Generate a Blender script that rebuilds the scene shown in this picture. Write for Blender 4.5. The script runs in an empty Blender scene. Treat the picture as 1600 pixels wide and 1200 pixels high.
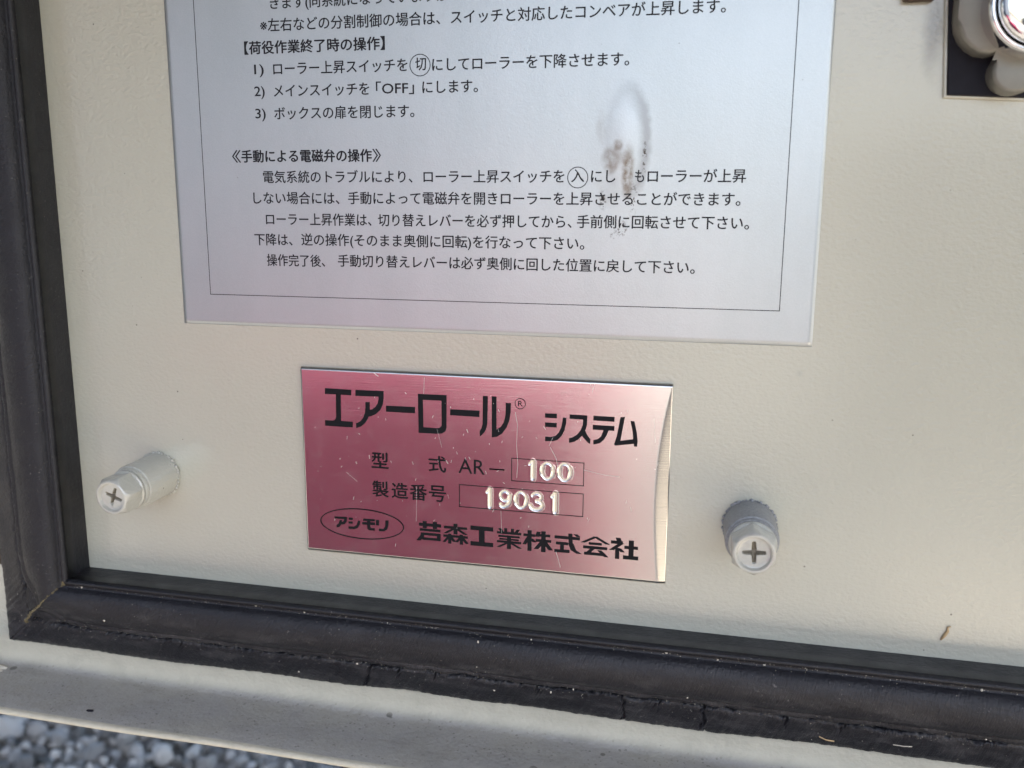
import bpy, bmesh, math, random
import numpy as np
from mathutils import Vector, Matrix, noise

random.seed(7)
rng = np.random.default_rng(11)
SC = bpy.context.scene
COL = SC.collection
MM = 0.001
R = math.radians

# ------------------------------------------------------------------ camera
# world: x = right along the panel, z = up, y = depth (panel face at y = 0, viewer at -y)
cam = bpy.data.cameras.new('camera')
cam.sensor_width = 36.0
cam.lens = 31.686
cam.clip_start = 0.005
cam.clip_end = 400.0
cam.dof.use_dof = True
cam.dof.focus_distance = 0.188
cam.dof.aperture_fstop = 22.0
camo = bpy.data.objects.new('camera', cam)
COL.objects.link(camo)
rx = Vector((0.97416446, 0.22577397, 0.00545216))
dn = Vector((0.0485516, -0.18579003, -0.98138922))
fw = Vector((-0.22055919, 0.95629921, -0.19195174))
camo.matrix_world = Matrix(((rx.x, -dn.x, -fw.x, 0), (rx.y, -dn.y, -fw.y, -0.17864966),
                            (rx.z, -dn.z, -fw.z, 0), (0, 0, 0, 1)))
SC.camera = camo

# ------------------------------------------------------------------ daylight
SUN_EL, SUN_AZ = 58.0, 140.0        # azimuth from +y towards +x
world = bpy.data.worlds.new('World')
SC.world = world
world.use_nodes = True
wn = world.node_tree
sky = wn.nodes.new('ShaderNodeTexSky')
sky.sky_type = 'NISHITA'
sky.sun_disc = False
sky.sun_elevation = R(SUN_EL)
sky.sun_rotation = R(SUN_AZ)
sky.air_density = 1.0
sky.dust_density = 3.0
bg = wn.nodes['Background']
wn.links.new(sky.outputs['Color'], bg.inputs['Color'])
bg.inputs['Strength'].default_value = 0.15
sun = bpy.data.lights.new('sun', 'SUN')
sun.energy = 3.6
sun.angle = R(0.5)
sun.color = (1.0, 0.93, 0.82)
suno = bpy.data.objects.new('sun', sun)
COL.objects.link(suno)
sd = Vector((math.sin(R(SUN_AZ)) * math.cos(R(SUN_EL)), math.cos(R(SUN_AZ)) * math.cos(R(SUN_EL)), math.sin(R(SUN_EL))))
suno.rotation_euler = sd.to_track_quat('Z', 'Y').to_euler()
SC.view_settings.view_transform = 'Standard'
SC.view_settings.look = 'None'
SC.view_settings.gamma = 1.0
SC.view_settings.use_curve_mapping = False
SC.view_settings.exposure = 1.95

# ------------------------------------------------------------------ helpers
def P(u, v, h=0.0):
    """panel millimetres (right, up, out towards the viewer) to metres"""
    return Vector((u * MM, -h * MM, v * MM))

def tag(o, label=None, cat=None, group=None, kind=None):
    if label: o['label'] = label
    if cat: o['category'] = cat
    if group: o['group'] = group
    if kind: o['kind'] = kind
    return o

def empty(name, loc=(0, 0, 0)):
    o = bpy.data.objects.new(name, None)
    o.empty_display_size = 0.01
    o.location = loc
    COL.objects.link(o)
    return o

def link(name, mesh, mat=None, parent=None, smooth=False):
    o = bpy.data.objects.new(name, mesh)
    COL.objects.link(o)
    if mat: mesh.materials.append(mat)
    if smooth:
        mesh.polygons.foreach_set('use_smooth', [True] * len(mesh.polygons))
    if parent:
        o.parent = parent
        o.matrix_parent_inverse = Matrix.Translation(parent.location).inverted()
    return o

def from_np(name, verts, faces):
    me = bpy.data.meshes.new(name)
    verts = np.asarray(verts, dtype=np.float32)
    faces = np.asarray(faces, dtype=np.int32)
    me.vertices.add(len(verts)); me.vertices.foreach_set('co', verts.ravel())
    k = faces.shape[1]
    me.loops.add(faces.size); me.loops.foreach_set('vertex_index', faces.ravel())
    me.polygons.add(len(faces))
    me.polygons.foreach_set('loop_start', np.arange(len(faces), dtype=np.int32) * k)
    me.polygons.foreach_set('loop_total', np.full(len(faces), k, dtype=np.int32))
    me.update(calc_edges=True); me.validate()
    return me

def grid_faces(n, m):
    i = np.arange(n - 1)[:, None] * m + np.arange(m - 1)[None, :]
    i = i.ravel()
    return np.stack([i, i + 1, i + m + 1, i + m], 1)

def bm_mesh(name, bm):
    me = bpy.data.meshes.new(name)
    bmesh.ops.recalc_face_normals(bm, faces=bm.faces)
    bm.to_mesh(me); bm.free()
    return me

def box_bm(bm, a, b, bevel=0.0, seg=2):
    """box between two panel-space corners (mm)"""
    pa, pb = P(*a), P(*b)
    r = bmesh.ops.create_cube(bm, size=1.0)
    c = (pa + pb) / 2; s = pb - pa
    for v in r['verts']:
        v.co = Vector((c.x + v.co.x * abs(s.x), c.y + v.co.y * abs(s.y), c.z + v.co.z * abs(s.z)))
    if bevel:
        es = list({e for v in r['verts'] for e in v.link_edges})
        bmesh.ops.bevel(bm, geom=es, offset=bevel * MM, segments=seg, profile=0.5, affect='EDGES')

def lathe(profile, n=48, jitter=0.0):
    """profile of (radius, height) in mm, axis along the panel normal; closed at both ends when radius is 0"""
    bm = bmesh.new()
    rings = []
    for (r, h) in profile:
        if r <= 1e-6:
            rings.append([bm.verts.new(P(0, 0, h))])
        else:
            rings.append([bm.verts.new(P((r + jitter * random.uniform(-1, 1)) * math.cos(2 * math.pi * k / n),
                                         (r + jitter * random.uniform(-1, 1)) * math.sin(2 * math.pi * k / n), h)) for k in range(n)])
    for a, b in zip(rings, rings[1:]):
        if len(a) == 1 and len(b) == 1: continue
        for k in range(n):
            k2 = (k + 1) % n
            if len(a) == 1: bm.faces.new((a[0], b[k], b[k2]))
            elif len(b) == 1: bm.faces.new((a[k], b[0], a[k2]))
            else: bm.faces.new((a[k], b[k], b[k2], a[k2]))
    return bm

# ------------------------------------------------------------------ materials
class NT:
    def __init__(s, name):
        s.m = bpy.data.materials.new(name); s.m.use_nodes = True
        s.t = s.m.node_tree; s.b = s.t.nodes['Principled BSDF']
        s.obj = None
    def n(s, typ, **kw):
        nd = s.t.nodes.new('ShaderNode' + typ)
        for k, v in kw.items(): setattr(nd, k, v)
        return nd
    def l(s, a, b): s.t.links.new(a, b)
    def pos(s, scale=(1, 1, 1), rot=(0, 0, 0)):
        if s.obj is None: s.obj = s.n('TexCoord').outputs['Object']
        mp = s.n('Mapping'); mp.inputs['Scale'].default_value = scale; mp.inputs['Rotation'].default_value = rot
        s.l(s.obj, mp.inputs['Vector']); return mp.outputs['Vector']
    def noise(s, scale, detail=3, rough=0.55, vec=None, out='Fac', dist=0.0):
        nd = s.n('TexNoise'); nd.inputs['Scale'].default_value = scale
        nd.inputs['Detail'].default_value = detail; nd.inputs['Roughness'].default_value = rough
        nd.inputs['Distortion'].default_value = dist
        s.l(vec or s.pos(), nd.inputs['Vector']); return nd.outputs[out]
    def voro(s, scale, vec=None, out='Distance', rand=1.0):
        nd = s.n('TexVoronoi'); nd.inputs['Scale'].default_value = scale; nd.inputs['Randomness'].default_value = rand
        s.l(vec or s.pos(), nd.inputs['Vector']); return nd.outputs[out]
    def ramp(s, fac, stops):
        nd = s.n('ValToRGB'); e = nd.color_ramp.elements
        while len(e) < len(stops): e.new(0.5)
        for el, (p, c) in zip(e, stops):
            el.position = p; el.color = (c, c, c, 1) if isinstance(c, (int, float)) else (*c, 1)
        s.l(fac, nd.inputs['Fac']); return nd.outputs['Color']
    def mix(s, fac, a, b, mode='MIX'):
        nd = s.n('Mix', data_type='RGBA', blend_type=mode)
        for sock, v in ((nd.inputs[0], fac), (nd.inputs[6], a), (nd.inputs[7], b)):
            if isinstance(v, (int, float)): sock.default_value = v
            elif isinstance(v, tuple): sock.default_value = (*v, 1)
            else: s.l(v, sock)
        return nd.outputs[2]
    def math(s, op, a, b=None, c=None, clamp=False):
        nd = s.n('Math', operation=op); nd.use_clamp = clamp
        for i, v in enumerate((a, b, c)):
            if v is None: continue
            if isinstance(v, (int, float)): nd.inputs[i].default_value = v
            else: s.l(v, nd.inputs[i])
        return nd.outputs[0]
    def sep(s, vec=None):
        nd = s.n('SeparateXYZ'); s.l(vec or s.pos(), nd.inputs[0]); return nd.outputs
    def bump(s, h, strength, dist, prev=None):
        nd = s.n('Bump'); nd.inputs['Strength'].default_value = strength; nd.inputs['Distance'].default_value = dist
        s.l(h, nd.inputs['Height'])
        if prev: s.l(prev, nd.inputs['Normal'])
        return nd.outputs['Normal']
    def set(s, **kw):
        for k, v in kw.items():
            sock = s.b.inputs[k.replace('_', ' ')]
            if isinstance(v, (int, float)): sock.default_value = v
            elif isinstance(v, tuple): sock.default_value = (*v, 1) if len(v) == 3 else v
            else: s.l(v, sock)
        return s

def smooth_band(s, x, a, b):
    """0 below a, 1 above b"""
    nd = s.n('MapRange', interpolation_type='SMOOTHSTEP'); nd.inputs[1].default_value = a; nd.inputs[2].default_value = b
    s.l(x, nd.inputs[0]); return nd.outputs[0]

def ellipse_mask(s, u, v, ru, rv, soft=0.5, warp=0.0):
    xyz = s.sep()
    du = s.math('DIVIDE', s.math('SUBTRACT', xyz[0], u * MM), ru * MM)
    dv = s.math('DIVIDE', s.math('SUBTRACT', xyz[2], v * MM), rv * MM)
    d = s.math('SQRT', s.math('ADD', s.math('MULTIPLY', du, du), s.math('MULTIPLY', dv, dv)))
    if warp: d = s.math('ADD', d, s.math('MULTIPLY', s.math('SUBTRACT', s.noise(500, 4), 0.5), warp))
    return s.math('SUBTRACT', 1.0, smooth_band(s, d, 1.0 - soft, 1.0))

def mat_paint(name, base, door=False, rough=0.30):
    s = NT(name)
    col = s.mix(s.ramp(s.noise(25, 4), [(0.3, 0.0), (0.75, 1.0)]), base, tuple(c * 0.95 for c in base))
    specks = s.ramp(s.voro(260), [(0.0, 1.0), (0.035, 1.0), (0.06, 0.0)])
    gate = s.ramp(s.noise(90, 2), [(0.52, 0.0), (0.56, 1.0)])
    sp = s.math('MULTIPLY', specks, gate)
    col = s.mix(s.math('MULTIPLY', sp, 0.75), col, (0.05, 0.045, 0.04))
    rg = rough; cw = 0.9
    if door:
        xyz = s.sep()
        # road dirt on the up-facing ledge, with its grey shade painted in
        dep = s.math('MULTIPLY', xyz[1], -1.0)
        low = s.math('SUBTRACT', 1.0, smooth_band(s, xyz[2], -0.1135, -0.1110))
        out = s.math('MULTIPLY', smooth_band(s, dep, 0.0001, 0.0022), s.math('SUBTRACT', 1.0, smooth_band(s, dep, 0.0190, 0.0196)))
        m = s.math('MULTIPLY', low, out)
        nz = s.ramp(s.noise(60, 6, 0.65), [(0.25, 0.72), (0.7, 1.0)])
        m = s.math('MULTIPLY', m, nz)
        dust_shade = s.mix(s.noise(1400, 3), (0.28, 0.275, 0.265), (0.37, 0.355, 0.34))
        blk = s.ramp(s.voro(700), [(0.0, 1.0), (0.16, 1.0), (0.22, 0.0)])
        bg2 = s.ramp(s.noise(160, 4, .7), [(0.46, 0.0), (0.56, 1.0)])
        dust_shade = s.mix(s.math('MULTIPLY', s.math('MULTIPLY', blk, bg2), 0.6), dust_shade, (0.05, 0.05, 0.052))
        nf = s.math('MULTIPLY', s.ramp(s.noise(1100, 3, .65), [(0.62, 0.0), (0.68, 1.0)]), s.ramp(s.noise(70, 4, .7), [(0.4, 0.1), (0.62, 1.0)]))
        dust_shade = s.mix(s.math('MULTIPLY', nf, 0.75), dust_shade, (0.04, 0.04, 0.042))
        lf = s.ramp(s.noise(150, 5, .7, s.pos((0.5, 1, 1))), [(0.5, 0.0), (0.7, 1.0)])
        dust_shade = s.mix(s.math('MULTIPLY', lf, 0.6), dust_shade, (0.20, 0.195, 0.18))
        blob = s.ramp(s.voro(150), [(0.0, 1.0), (0.12, 1.0), (0.14, 0.0)])
        bg3 = s.ramp(s.noise(45, 1), [(0.56, 0.0), (0.58, 1.0)])
        dust_shade = s.mix(s.math('MULTIPLY', s.math('MULTIPLY', blob, bg3), 0.8), dust_shade, (0.03, 0.03, 0.032))
        col = s.mix(m, col, dust_shade)
        rg = s.math('ADD', rough, s.math('MULTIPLY', s.math('SUBTRACT', 1.0, smooth_band(s, xyz[2], -0.1095, -0.107)), 0.35))
        cw = s.math('MULTIPLY', smooth_band(s, xyz[2], -0.1095, -0.1065), 0.9)
        col = s.mix(s.math('MULTIPLY', s.math('SUBTRACT', 1.0, smooth_band(s, xyz[2], -0.109, -0.106)), s.math('SUBTRACT', 0.5, s.math('MULTIPLY', m, 0.5))), col, (0.56, 0.50, 0.375))  # warm tint painted on the rim strip for bounced light the ledge blocks
        # dirty smears: latch side and lower rim
        sm = ellipse_mask(s, 34.0, 31, 2.6, 11, 0.95, 0.4)
        col = s.mix(s.math('MULTIPLY', sm, 0.85), col, (0.20, 0.18, 0.14))
        rim = s.math('SUBTRACT', 1.0, smooth_band(s, xyz[2], -0.1095, -0.107))
        grime = s.ramp(s.noise(140, 5, 0.7), [(0.45, 0.0), (0.75, 1.0)])
        col = s.mix(s.math('MULTIPLY', s.math('MULTIPLY', rim, grime), 0.35), col, (0.28, 0.26, 0.20))
        for (u, v, r) in ((-31, -60, 1.0), (14, -52, 1.1)):
            pass
        sb = ellipse_mask(s, 15.5, -31, 0.9, 1.0, 0.9, 0.4)
        col = s.mix(s.math('MULTIPLY', sb, 0.25), col, (0.25, 0.25, 0.25))
    # orange peel
    pv = s.pos((1.0, 1.0, 1.35))
    h1 = s.noise(1000, 2, 0.5, pv)
    h2 = s.noise(1700, 2, 0.5, pv)
    nrm = s.bump(h1, 0.7, 0.0003)
    nrm = s.bump(h2, 0.35, 0.00006, nrm)
    s.set(Base_Color=col, Roughness=rg, Normal=nrm, Specular_IOR_Level=0.55)
    s.set(Coat_Weight=cw, Coat_Roughness=0.19, Coat_IOR=1.65)
    return s.m

M = {}
CREAM = (0.47, 0.46, 0.378)
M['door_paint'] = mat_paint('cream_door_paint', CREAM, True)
M['paint'] = mat_paint('cream_paint', (0.45, 0.44, 0.385))

def mat_rubber():
    s = NT('weathered_rubber')
    c = s.mix(s.noise(90, 5, 0.6), (0.005, 0.005, 0.008), (0.015, 0.015, 0.019))
    chalk = s.ramp(s.noise(300, 6, 0.7, s.pos((0.35, 1, 1))), [(0.48, 0.0), (0.8, 1.0)])
    c = s.mix(s.math('MULTIPLY', s.math('MULTIPLY', chalk, s.math('SUBTRACT', 1.0, smooth_band(s, s.sep()[2], -0.1, -0.086))), 0.7), c, (0.095, 0.09, 0.09))
    dots = s.ramp(s.voro(520), [(0.0, 1.0), (0.07, 0.0)])
    gate = s.ramp(s.noise(120, 2), [(0.5, 0.0), (0.6, 1.0)])
    c = s.mix(s.math('MULTIPLY', s.math('MULTIPLY', dots, gate), 0.9), c, (0.30, 0.27, 0.23))
    fl = s.math('MULTIPLY', s.ramp(s.noise(1500, 2, .6), [(0.66, 0.0), (0.71, 1.0)]), s.ramp(s.noise(140, 3, .7), [(0.45, 0.0), (0.65, 1.0)]))
    c = s.mix(s.math('MULTIPLY', fl, 0.7), c, (0.17, 0.16, 0.15))
    n1 = s.bump(s.noise(1300, 5, 0.7), 0.9, 0.00028)
    s.set(Base_Color=c, Roughness=s.ramp(s.noise(150, 4), [(0.3, 0.30), (0.7, 0.50)]), Normal=n1, Specular_IOR_Level=0.42)
    return s.m
M['rubber'] = mat_rubber()

def mat_silver_sheet():
    s = NT('silver_sticker_film')
    fl = s.noise(5200, 2, 0.6)
    base = s.mix(fl, (0.42, 0.455, 0.465), (0.54, 0.57, 0.575))
    wash = s.ramp(s.noise(40, 5, 0.6, s.pos((1.6, 1, 0.5))), [(0.35, 0.0), (0.7, 1.0)])
    base = s.mix(s.math('MULTIPLY', wash, 0.3), base, (0.62, 0.635, 0.65))
    # worn blister: a dark rim, a pale scuffed field, brown dirt and black flecks
    col = base
    ring_o = ellipse_mask(s, -18.7, 12.5, 5.0, 12.2, 0.25, 0.25)
    ring_i = ellipse_mask(s, -19.4, 12.0, 4.2, 11.6, 0.45, 0.25)
    ring = s.math('SUBTRACT', ring_o, ring_i, clamp=True)
    right = smooth_band(s, s.sep()[0], -0.021, -0.015)
    col = s.mix(s.math('MULTIPLY', s.math('MULTIPLY', ring, s.math('ADD', s.math('MULTIPLY', right, 0.6), 0.4)), 0.6), col, (0.22, 0.21, 0.21))
    col = s.mix(s.math('MULTIPLY', ellipse_mask(s, -19.0, 15.5, 3.6, 6.5, 0.9, 0.4), 0.2), col, (0.70, 0.70, 0.70))
    n = s.ramp(s.noise(420, 4, 0.65, s.pos((1, 1, 0.8))), [(0.28, 0.15), (0.55, 1.0)])
    for (u, v, ru, rv, a) in ((-18.5, 6.8, 1.55, 6.4, 0.9), (-21.6, 9.6, 2.7, 2.8, 0.55), (-20.4, 12.0, 1.3, 1.5, 0.6), (-21.9, 7.5, 1.6, 1.6, 0.5), (-24.0, 15.0, 1.3, 4.0, 0.18), (-22.6, 3.6, 3.0, 4.5, 0.15)):
        mk = ellipse_mask(s, u, v, ru, rv, 0.75, 0.7)
        col = s.mix(s.math('MULTIPLY', s.math('MULTIPLY', mk, n), a), col, (0.14, 0.09, 0.05))
    fle = s.ramp(s.noise(1700, 3, 0.7), [(0.50, 0.0), (0.56, 1.0)])
    fn = s.ramp(s.noise(500, 4, 0.7), [(0.44, 0.0), (0.52, 1.0)])
    ff = s.math('MULTIPLY', fle, fn)
    for (u, v, ru, rv) in ((-17.3, 1.5, 1.1, 5.0), (-19.5, -3.8, 1.8, 2.2), (-15.4, 9.6, 0.6, 5.0), (-23.2, 1.5, 1.0, 2.5), (-21.0, -5.2, 0.9, 0.9)):
        col = s.mix(s.math('MULTIPLY', ellipse_mask(s, u, v, ru, rv, 0.8, 0.8), ff), col, (0.05, 0.035, 0.025))
    sp = s.math('MULTIPLY', s.ramp(s.voro(170), [(0.0, 1.0), (0.028, 0.0)]), s.ramp(s.noise(60, 2), [(0.5, 0.0), (0.55, 1.0)]))
    col = s.mix(s.math('MULTIPLY', sp, 0.8), col, (0.08, 0.07, 0.06))
    nrm = s.bump(s.noise(2600, 2), 0.35, 0.00006)
    nrm = s.bump(s.noise(350, 3, .6), 0.35, 0.00008, nrm)
    s.set(Base_Color=col, Metallic=0.70, Roughness=0.36, Normal=nrm, Coat_Weight=0.35, Coat_Roughness=0.22)
    return s.m
M['sheet'] = mat_silver_sheet()

def simple(name, col, rough=0.5, metal=0.0, nscale=300, amt=0.15, bump=0.2, bd=0.00005, **kw):
    s = NT(name)
    s.set(Base_Color=s.mix(s.noise(nscale, 4), tuple(c * (1 - amt) for c in col), tuple(min(1, c * (1 + amt)) for c in col)),
          Roughness=rough, Metallic=metal)
    if bump: s.set(Normal=s.bump(s.noise(nscale * 4, 3), bump, bd))
    if kw: s.set(**kw)
    return s.m
M['ink'] = simple('black_ink', (0.008, 0.008, 0.010), 0.6, bump=0, Specular_IOR_Level=0.15)
M['ink_soft'] = simple('charcoal_ink', (0.012, 0.012, 0.016), 0.6, bump=0, Specular_IOR_Level=0.25)

def mat_plate():
    s = NT('brushed_aluminium_plate')
    br = s.noise(1.0, 3, 0.6, s.pos((60, 60, 6500)))
    br2 = s.noise(1.0, 2, 0.6, s.pos((200, 200, 14000)))
    dirt = s.ramp(s.noise(230, 6, 0.7), [(0.5, 0.0), (0.8, 1.0)])
    col = s.mix(br, (0.60, 0.595, 0.585), (0.70, 0.69, 0.675))
    dots = s.math('MULTIPLY', s.ramp(s.voro(900), [(0.0, 1.0), (0.10, 0.0)]), s.ramp(s.noise(260, 3, 0.7), [(0.56, 0.0), (0.64, 1.0)]))
    rough = s.math('ADD', s.math('MULTIPLY', dirt, 0.03), 0.19)
    rough = s.math('ADD', rough, s.math('MULTIPLY', dots, 0.3))
    nrm = s.bump(br, 0.4, 0.00002)
    nrm = s.bump(br2, 0.25, 0.00001, nrm)
    met = s.math('SUBTRACT', 1.0, s.math('ADD', s.math('MULTIPLY', dots, 0.8), s.math('MULTIPLY', dirt, 0.03), clamp=True))
    s.set(Base_Color=col, Metallic=met, Roughness=rough, Normal=nrm)
    return s.m
M['plate'] = mat_plate()
M['struck'] = simple('struck_metal_glint', (0.88, 0.83, 0.70), 0.42, 0.85, 2000, 0.05)  # cream tint paints in the warm reflection of the stamped strokes
M['scratch'] = simple('bare_scratch', (0.75, 0.72, 0.68), 0.5, 0.2, bump=0)
M['chrome'] = simple('polished_chrome', (0.78, 0.78, 0.79), 0.06, 1.0, bump=0)
M['satin'] = simple('satin_nickel', (0.22, 0.215, 0.19), 0.5, 0.6, 500, 0.1)
M['grime'] = simple('packed_grime', (0.24, 0.21, 0.155), 0.9, 0.0, 1500, 0.5)
M['paint_shaded'] = simple('speckled_shade_paint', (0.27, 0.275, 0.28), 0.45, 0.0, 2200, 0.45, 0.5, 0.0001)  # stud paint greyed to stand in for shade on it, with real speckles
M['black'] = simple('black_plastic', (0.010, 0.010, 0.016), 0.6, 0.0, 600, 0.3, Specular_IOR_Level=0.2)
M['rust'] = simple('rusty_brown', (0.06, 0.042, 0.028), 0.8, 0.0, 900, 0.4)
M['straw'] = simple('dry_straw', (0.45, 0.32, 0.17), 0.8, 0.0, 900, 0.3)
M['crumb'] = simple('pale_grit', (0.50, 0.46, 0.38), 0.85, 0.0, 900, 0.3)
M['glue'] = simple('yellowed_glue', (0.12, 0.095, 0.045), 0.45, 0.0, 900, 0.5)
M['red'] = simple('mirrored_red', (0.33, 0.024, 0.075), 0.7, 0.0, 20, 0.1)

# ------------------------------------------------------------------ door: panel, rim, ledge
door = empty('box_door', P(-30, -112))
tag(door, 'cream painted sheet steel inside of a control box door with a folded dusty lower edge', 'door')

def sweep_u(name, prof, u0, u1, nu, mat, parent, wob=0.0):
    us = np.linspace(u0, u1, nu)
    pr = np.array(prof)
    V = np.zeros((nu, len(pr), 3))
    V[:, :, 0] = us[:, None]
    V[:, :, 1] = -pr[None, :, 1]
    V[:, :, 2] = pr[None, :, 0]
    if wob:
        w = np.array([noise.noise(Vector((u * 0.035, 3.1, 0))) for u in us])
        V[:, :, 2] += (w[:, None] * wob) * np.clip((-pr[None, :, 0] - 108) / 5, 0, 1)
    return link(name, from_np(name, V.reshape(-1, 3) * MM, grid_faces(nu, len(pr))), mat, parent, True)

flat = [(90, -1.2), (90, 0.0)] + [(v, 0.0) for v in np.linspace(60, -108, 12)]
sweep_u('panel', flat, -200, 110, 60, M['door_paint'], door)
rim = [(-108.0, 0.0), (-110.2, 0.0)]
for a in np.linspace(0, 90, 12):
    rim.append((-110.9 - 3.4 * math.sin(R(a)), 3.4 - 3.4 * math.cos(R(a))))
rim += [(-114.33, 8.0), (-114.36, 14.0), (-114.38, 19.7), (-114.5, 20.2), (-114.8, 20.45), (-115.2, 20.5), (-115.5, 20.3),
        (-115.65, 19.8), (-115.65, 2.0), (-115.0, 0.0), (-114.0, -1.2), (-108, -1.2)]
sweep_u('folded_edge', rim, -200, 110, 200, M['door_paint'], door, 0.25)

# hinge leaf at the far left
hinge = empty('hinge', P(-176, -84, 0))
tag(hinge, 'worn grey metal hinge leaf with a rusty foot at the far left edge', 'hinge')
bm = bmesh.new(); box_bm(bm, (-184, -83.5, 0.02), (-170.9, -58, 1.9), 0.5, 2)
link('hinge_leaf', bm_mesh('hinge_leaf', bm), simple('grey_hinge_paint', (0.30, 0.29, 0.28), 0.5, 0.1), hinge)
bm = bmesh.new(); box_bm(bm, (-182, -88.2, 0.02), (-171.6, -84.0, 0.5), 0.2, 2)
link('rust_patch', bm_mesh('rust_patch', bm), M['rust'], hinge)

# ------------------------------------------------------------------ rubber seal, two mitred strips
seal = empty('rubber_seal', P(-146, -108))
tag(seal, 'black weathered rubber seal strip framing the left and lower side of the cream panel', 'rubber seal')
prof = [(0.0, 0.0), (0.05, 2.5), (0.1, 5.5), (0.0, 7.2), (0.15, 8.0), (0.6, 8.4), (1.05, 8.2), (1.35, 7.5), (1.65, 6.9), (2.1, 6.7), (2.5, 6.8),
        (2.8, 7.3), (3.3, 8.0), (4.2, 8.6), (5.4, 8.9), (6.6, 9.0), (7.8, 8.9), (9.0, 8.6), (10.0, 8.1), (10.9, 7.4), (11.4, 6.9),
        (11.9, 6.9), (12.4, 6.8), (12.9, 6.2), (13.3, 5.4), (13.6, 4.9), (13.9, 4.8), (14.3, 4.9), (15.2, 4.6), (16.4, 4.1), (17.8, 3.5),
        (19.2, 2.9), (20.4, 2.3), (21.1, 1.8), (21.4, 1.2), (21.45, 0.0)]
pf = []
for (a, b), (c, d) in zip(prof, prof[1:]):
    for t in (0, 0.5): pf.append((a + (c - a) * t, b + (d - b) * t))
pf.append(prof[-1]); pf = np.array(pf)
CR = [(-72.0, 0.20, -1.0), (-34.0, 0.13, -0.2), (-16.0, 0.19, 0.1), (0.2, 0.17, 0.3), (17.0, 0.14, 0.2), (-66.0, 0.11, 0.2), (-57.0, 0.10, -.3), (-9, 0.1, 0.2), (28, .11, -.2), (-120.0, 0.10, 0.2)]
def seal_strip(vertical):
    n = 2300 if not vertical else 1100
    w = pf[:, 0]; h0 = pf[:, 1]
    t = np.linspace(0, 1, n)
    V = np.zeros((n, len(w), 3))
    if not vertical:
        us = (-146.6 - w * 1.12)[None, :] * (1 - t)[:, None] + 100 * t[:, None]
        vs = np.repeat((-86.5 - w)[None, :], n, 0)
        s = us
    else:
        us = np.repeat((-146.6 - w * 1.12)[None, :], n, 0)
        vs = (-86.5 - w)[None, :] * (1 - t)[:, None] + 80 * t[:, None]
        s = vs + 500
    hs = np.repeat(h0[None, :], n, 0).copy()
    # the bulb narrows and rounds where the two strips meet
    sst = lambda x: np.clip(x, 0, 1) ** 2 * (3 - 2 * np.clip(x, 0, 1))
    dd = (us + 146.6 + w[None, :] * 1.12) if not vertical else (vs + 86.5 + w[None, :])
    weff = w[None, :] + 3.4 * np.exp(-(dd / 8.5) ** 2) * (sst((w - 4) / 5) * (1 - sst((w - 15) / 6)))[None, :]
    hs = np.interp(weff.ravel(), w, h0).reshape(weff.shape)
    for i in range(n):
        sc = s[i, 40]
        a = noise.noise(Vector((sc * 0.03, 1.0, 0.5))); b = noise.noise(Vector((sc * 0.05, 7.0, 0.5)))
        c = noise.noise(Vector((sc * 0.9, 4.0, 0.5))); e = noise.noise(Vector((sc * 0.35, 9.0, 2.5)))
        k2 = noise.noise(Vector((sc * 0.22, 21.0, 2.5)))
        body = np.clip((w - 3) / 3, 0, 1) * np.clip((13 - w) / 3, 0, 1)
        hs[i] += body * (a * 0.5)
        edge = np.clip((w - 15) / 4, 0, 1)
        off = edge * (b * 0.55 + c * 0.10) + np.exp(-((w - 12.4) / 1.0) ** 2) * (e * 0.35)
        if vertical: us[i] -= off
        else: vs[i] -= off
        # torn groove between the bulb and the glued flange
        tear = max(0.0, 0.45 + 1.5 * k2 + 0.8 * c) * (1.0 if not vertical else 0.25)
        hs[i] -= np.exp(-((w - 13.55 - 0.5 * e - 0.45 * c) / 0.42) ** 2) * min(2.6, 2.1 * tear)
        hs[i] += np.clip((w - 13) / 2, 0, 1) * 0.12 * c
        # crumbled surface of the old rubber
        if i % 1 == 0:
            pit = rng.normal(0, 1, len(w))
            hs[i] += 0.035 * pit * np.clip((w - 1.2) / 1.0, 0, 1)
            rag = np.exp(-((w - 13.7) / 1.1) ** 2) * min(1.0, tear)
            hs[i] -= rag * np.abs(rng.normal(0, 0.45, len(w)))
        if not vertical:
            for (cu, cw, lean) in CR:
                ww = np.clip((w - 13.0) / 1.0, 0, 1) * (1.0 if cw > 0.15 else np.clip((17.0 - w) / 1.5, 0, 1))
                cen = cu + lean * (w - 13) * 0.35 + 1.3 * np.array([noise.noise(Vector((q * 0.8, cu, 0))) for q in w])
                hs[i] -= ww * np.exp(-((us[i] - cen) / cw) ** 2) * (0.9 + 1.3 * (0.5 + 0.5 * math.sin(cu * 1.7)))
    hs = np.maximum(hs, 0.0)
    # rounded inner corner of the bulb near the mitre
    V[:, :, 0] = us; V[:, :, 1] = -hs; V[:, :, 2] = vs
    f = grid_faces(n, len(w))
    if vertical: f = f[:, ::-1]
    return link('seal_strip', from_np('seal_strip', V.reshape(-1, 3) * MM, f), M['rubber'], seal, True)
seal_strip(False); seal_strip(True)

def blobs(name, pts, mat, parent, kind=None):
    """many small irregular lumps (centre mm, radius mm, squash) in one mesh"""
    bm = bmesh.new()
    for (u, v, h, r, sx, sz) in pts:
        ret = bmesh.ops.create_icosphere(bm, subdivisions=1, radius=1.0)
        c = P(u, v, h)
        for q in ret['verts']:
            j = random.uniform(0.75, 1.2)
            q.co = c + Vector((q.co.x * r * sx * j, q.co.y * r * 0.6 * j, q.co.z * r * sz * j)) * MM
    o = link(name, bm_mesh(name, bm), mat, parent)
    if kind: o['kind'] = kind
    return o

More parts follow.
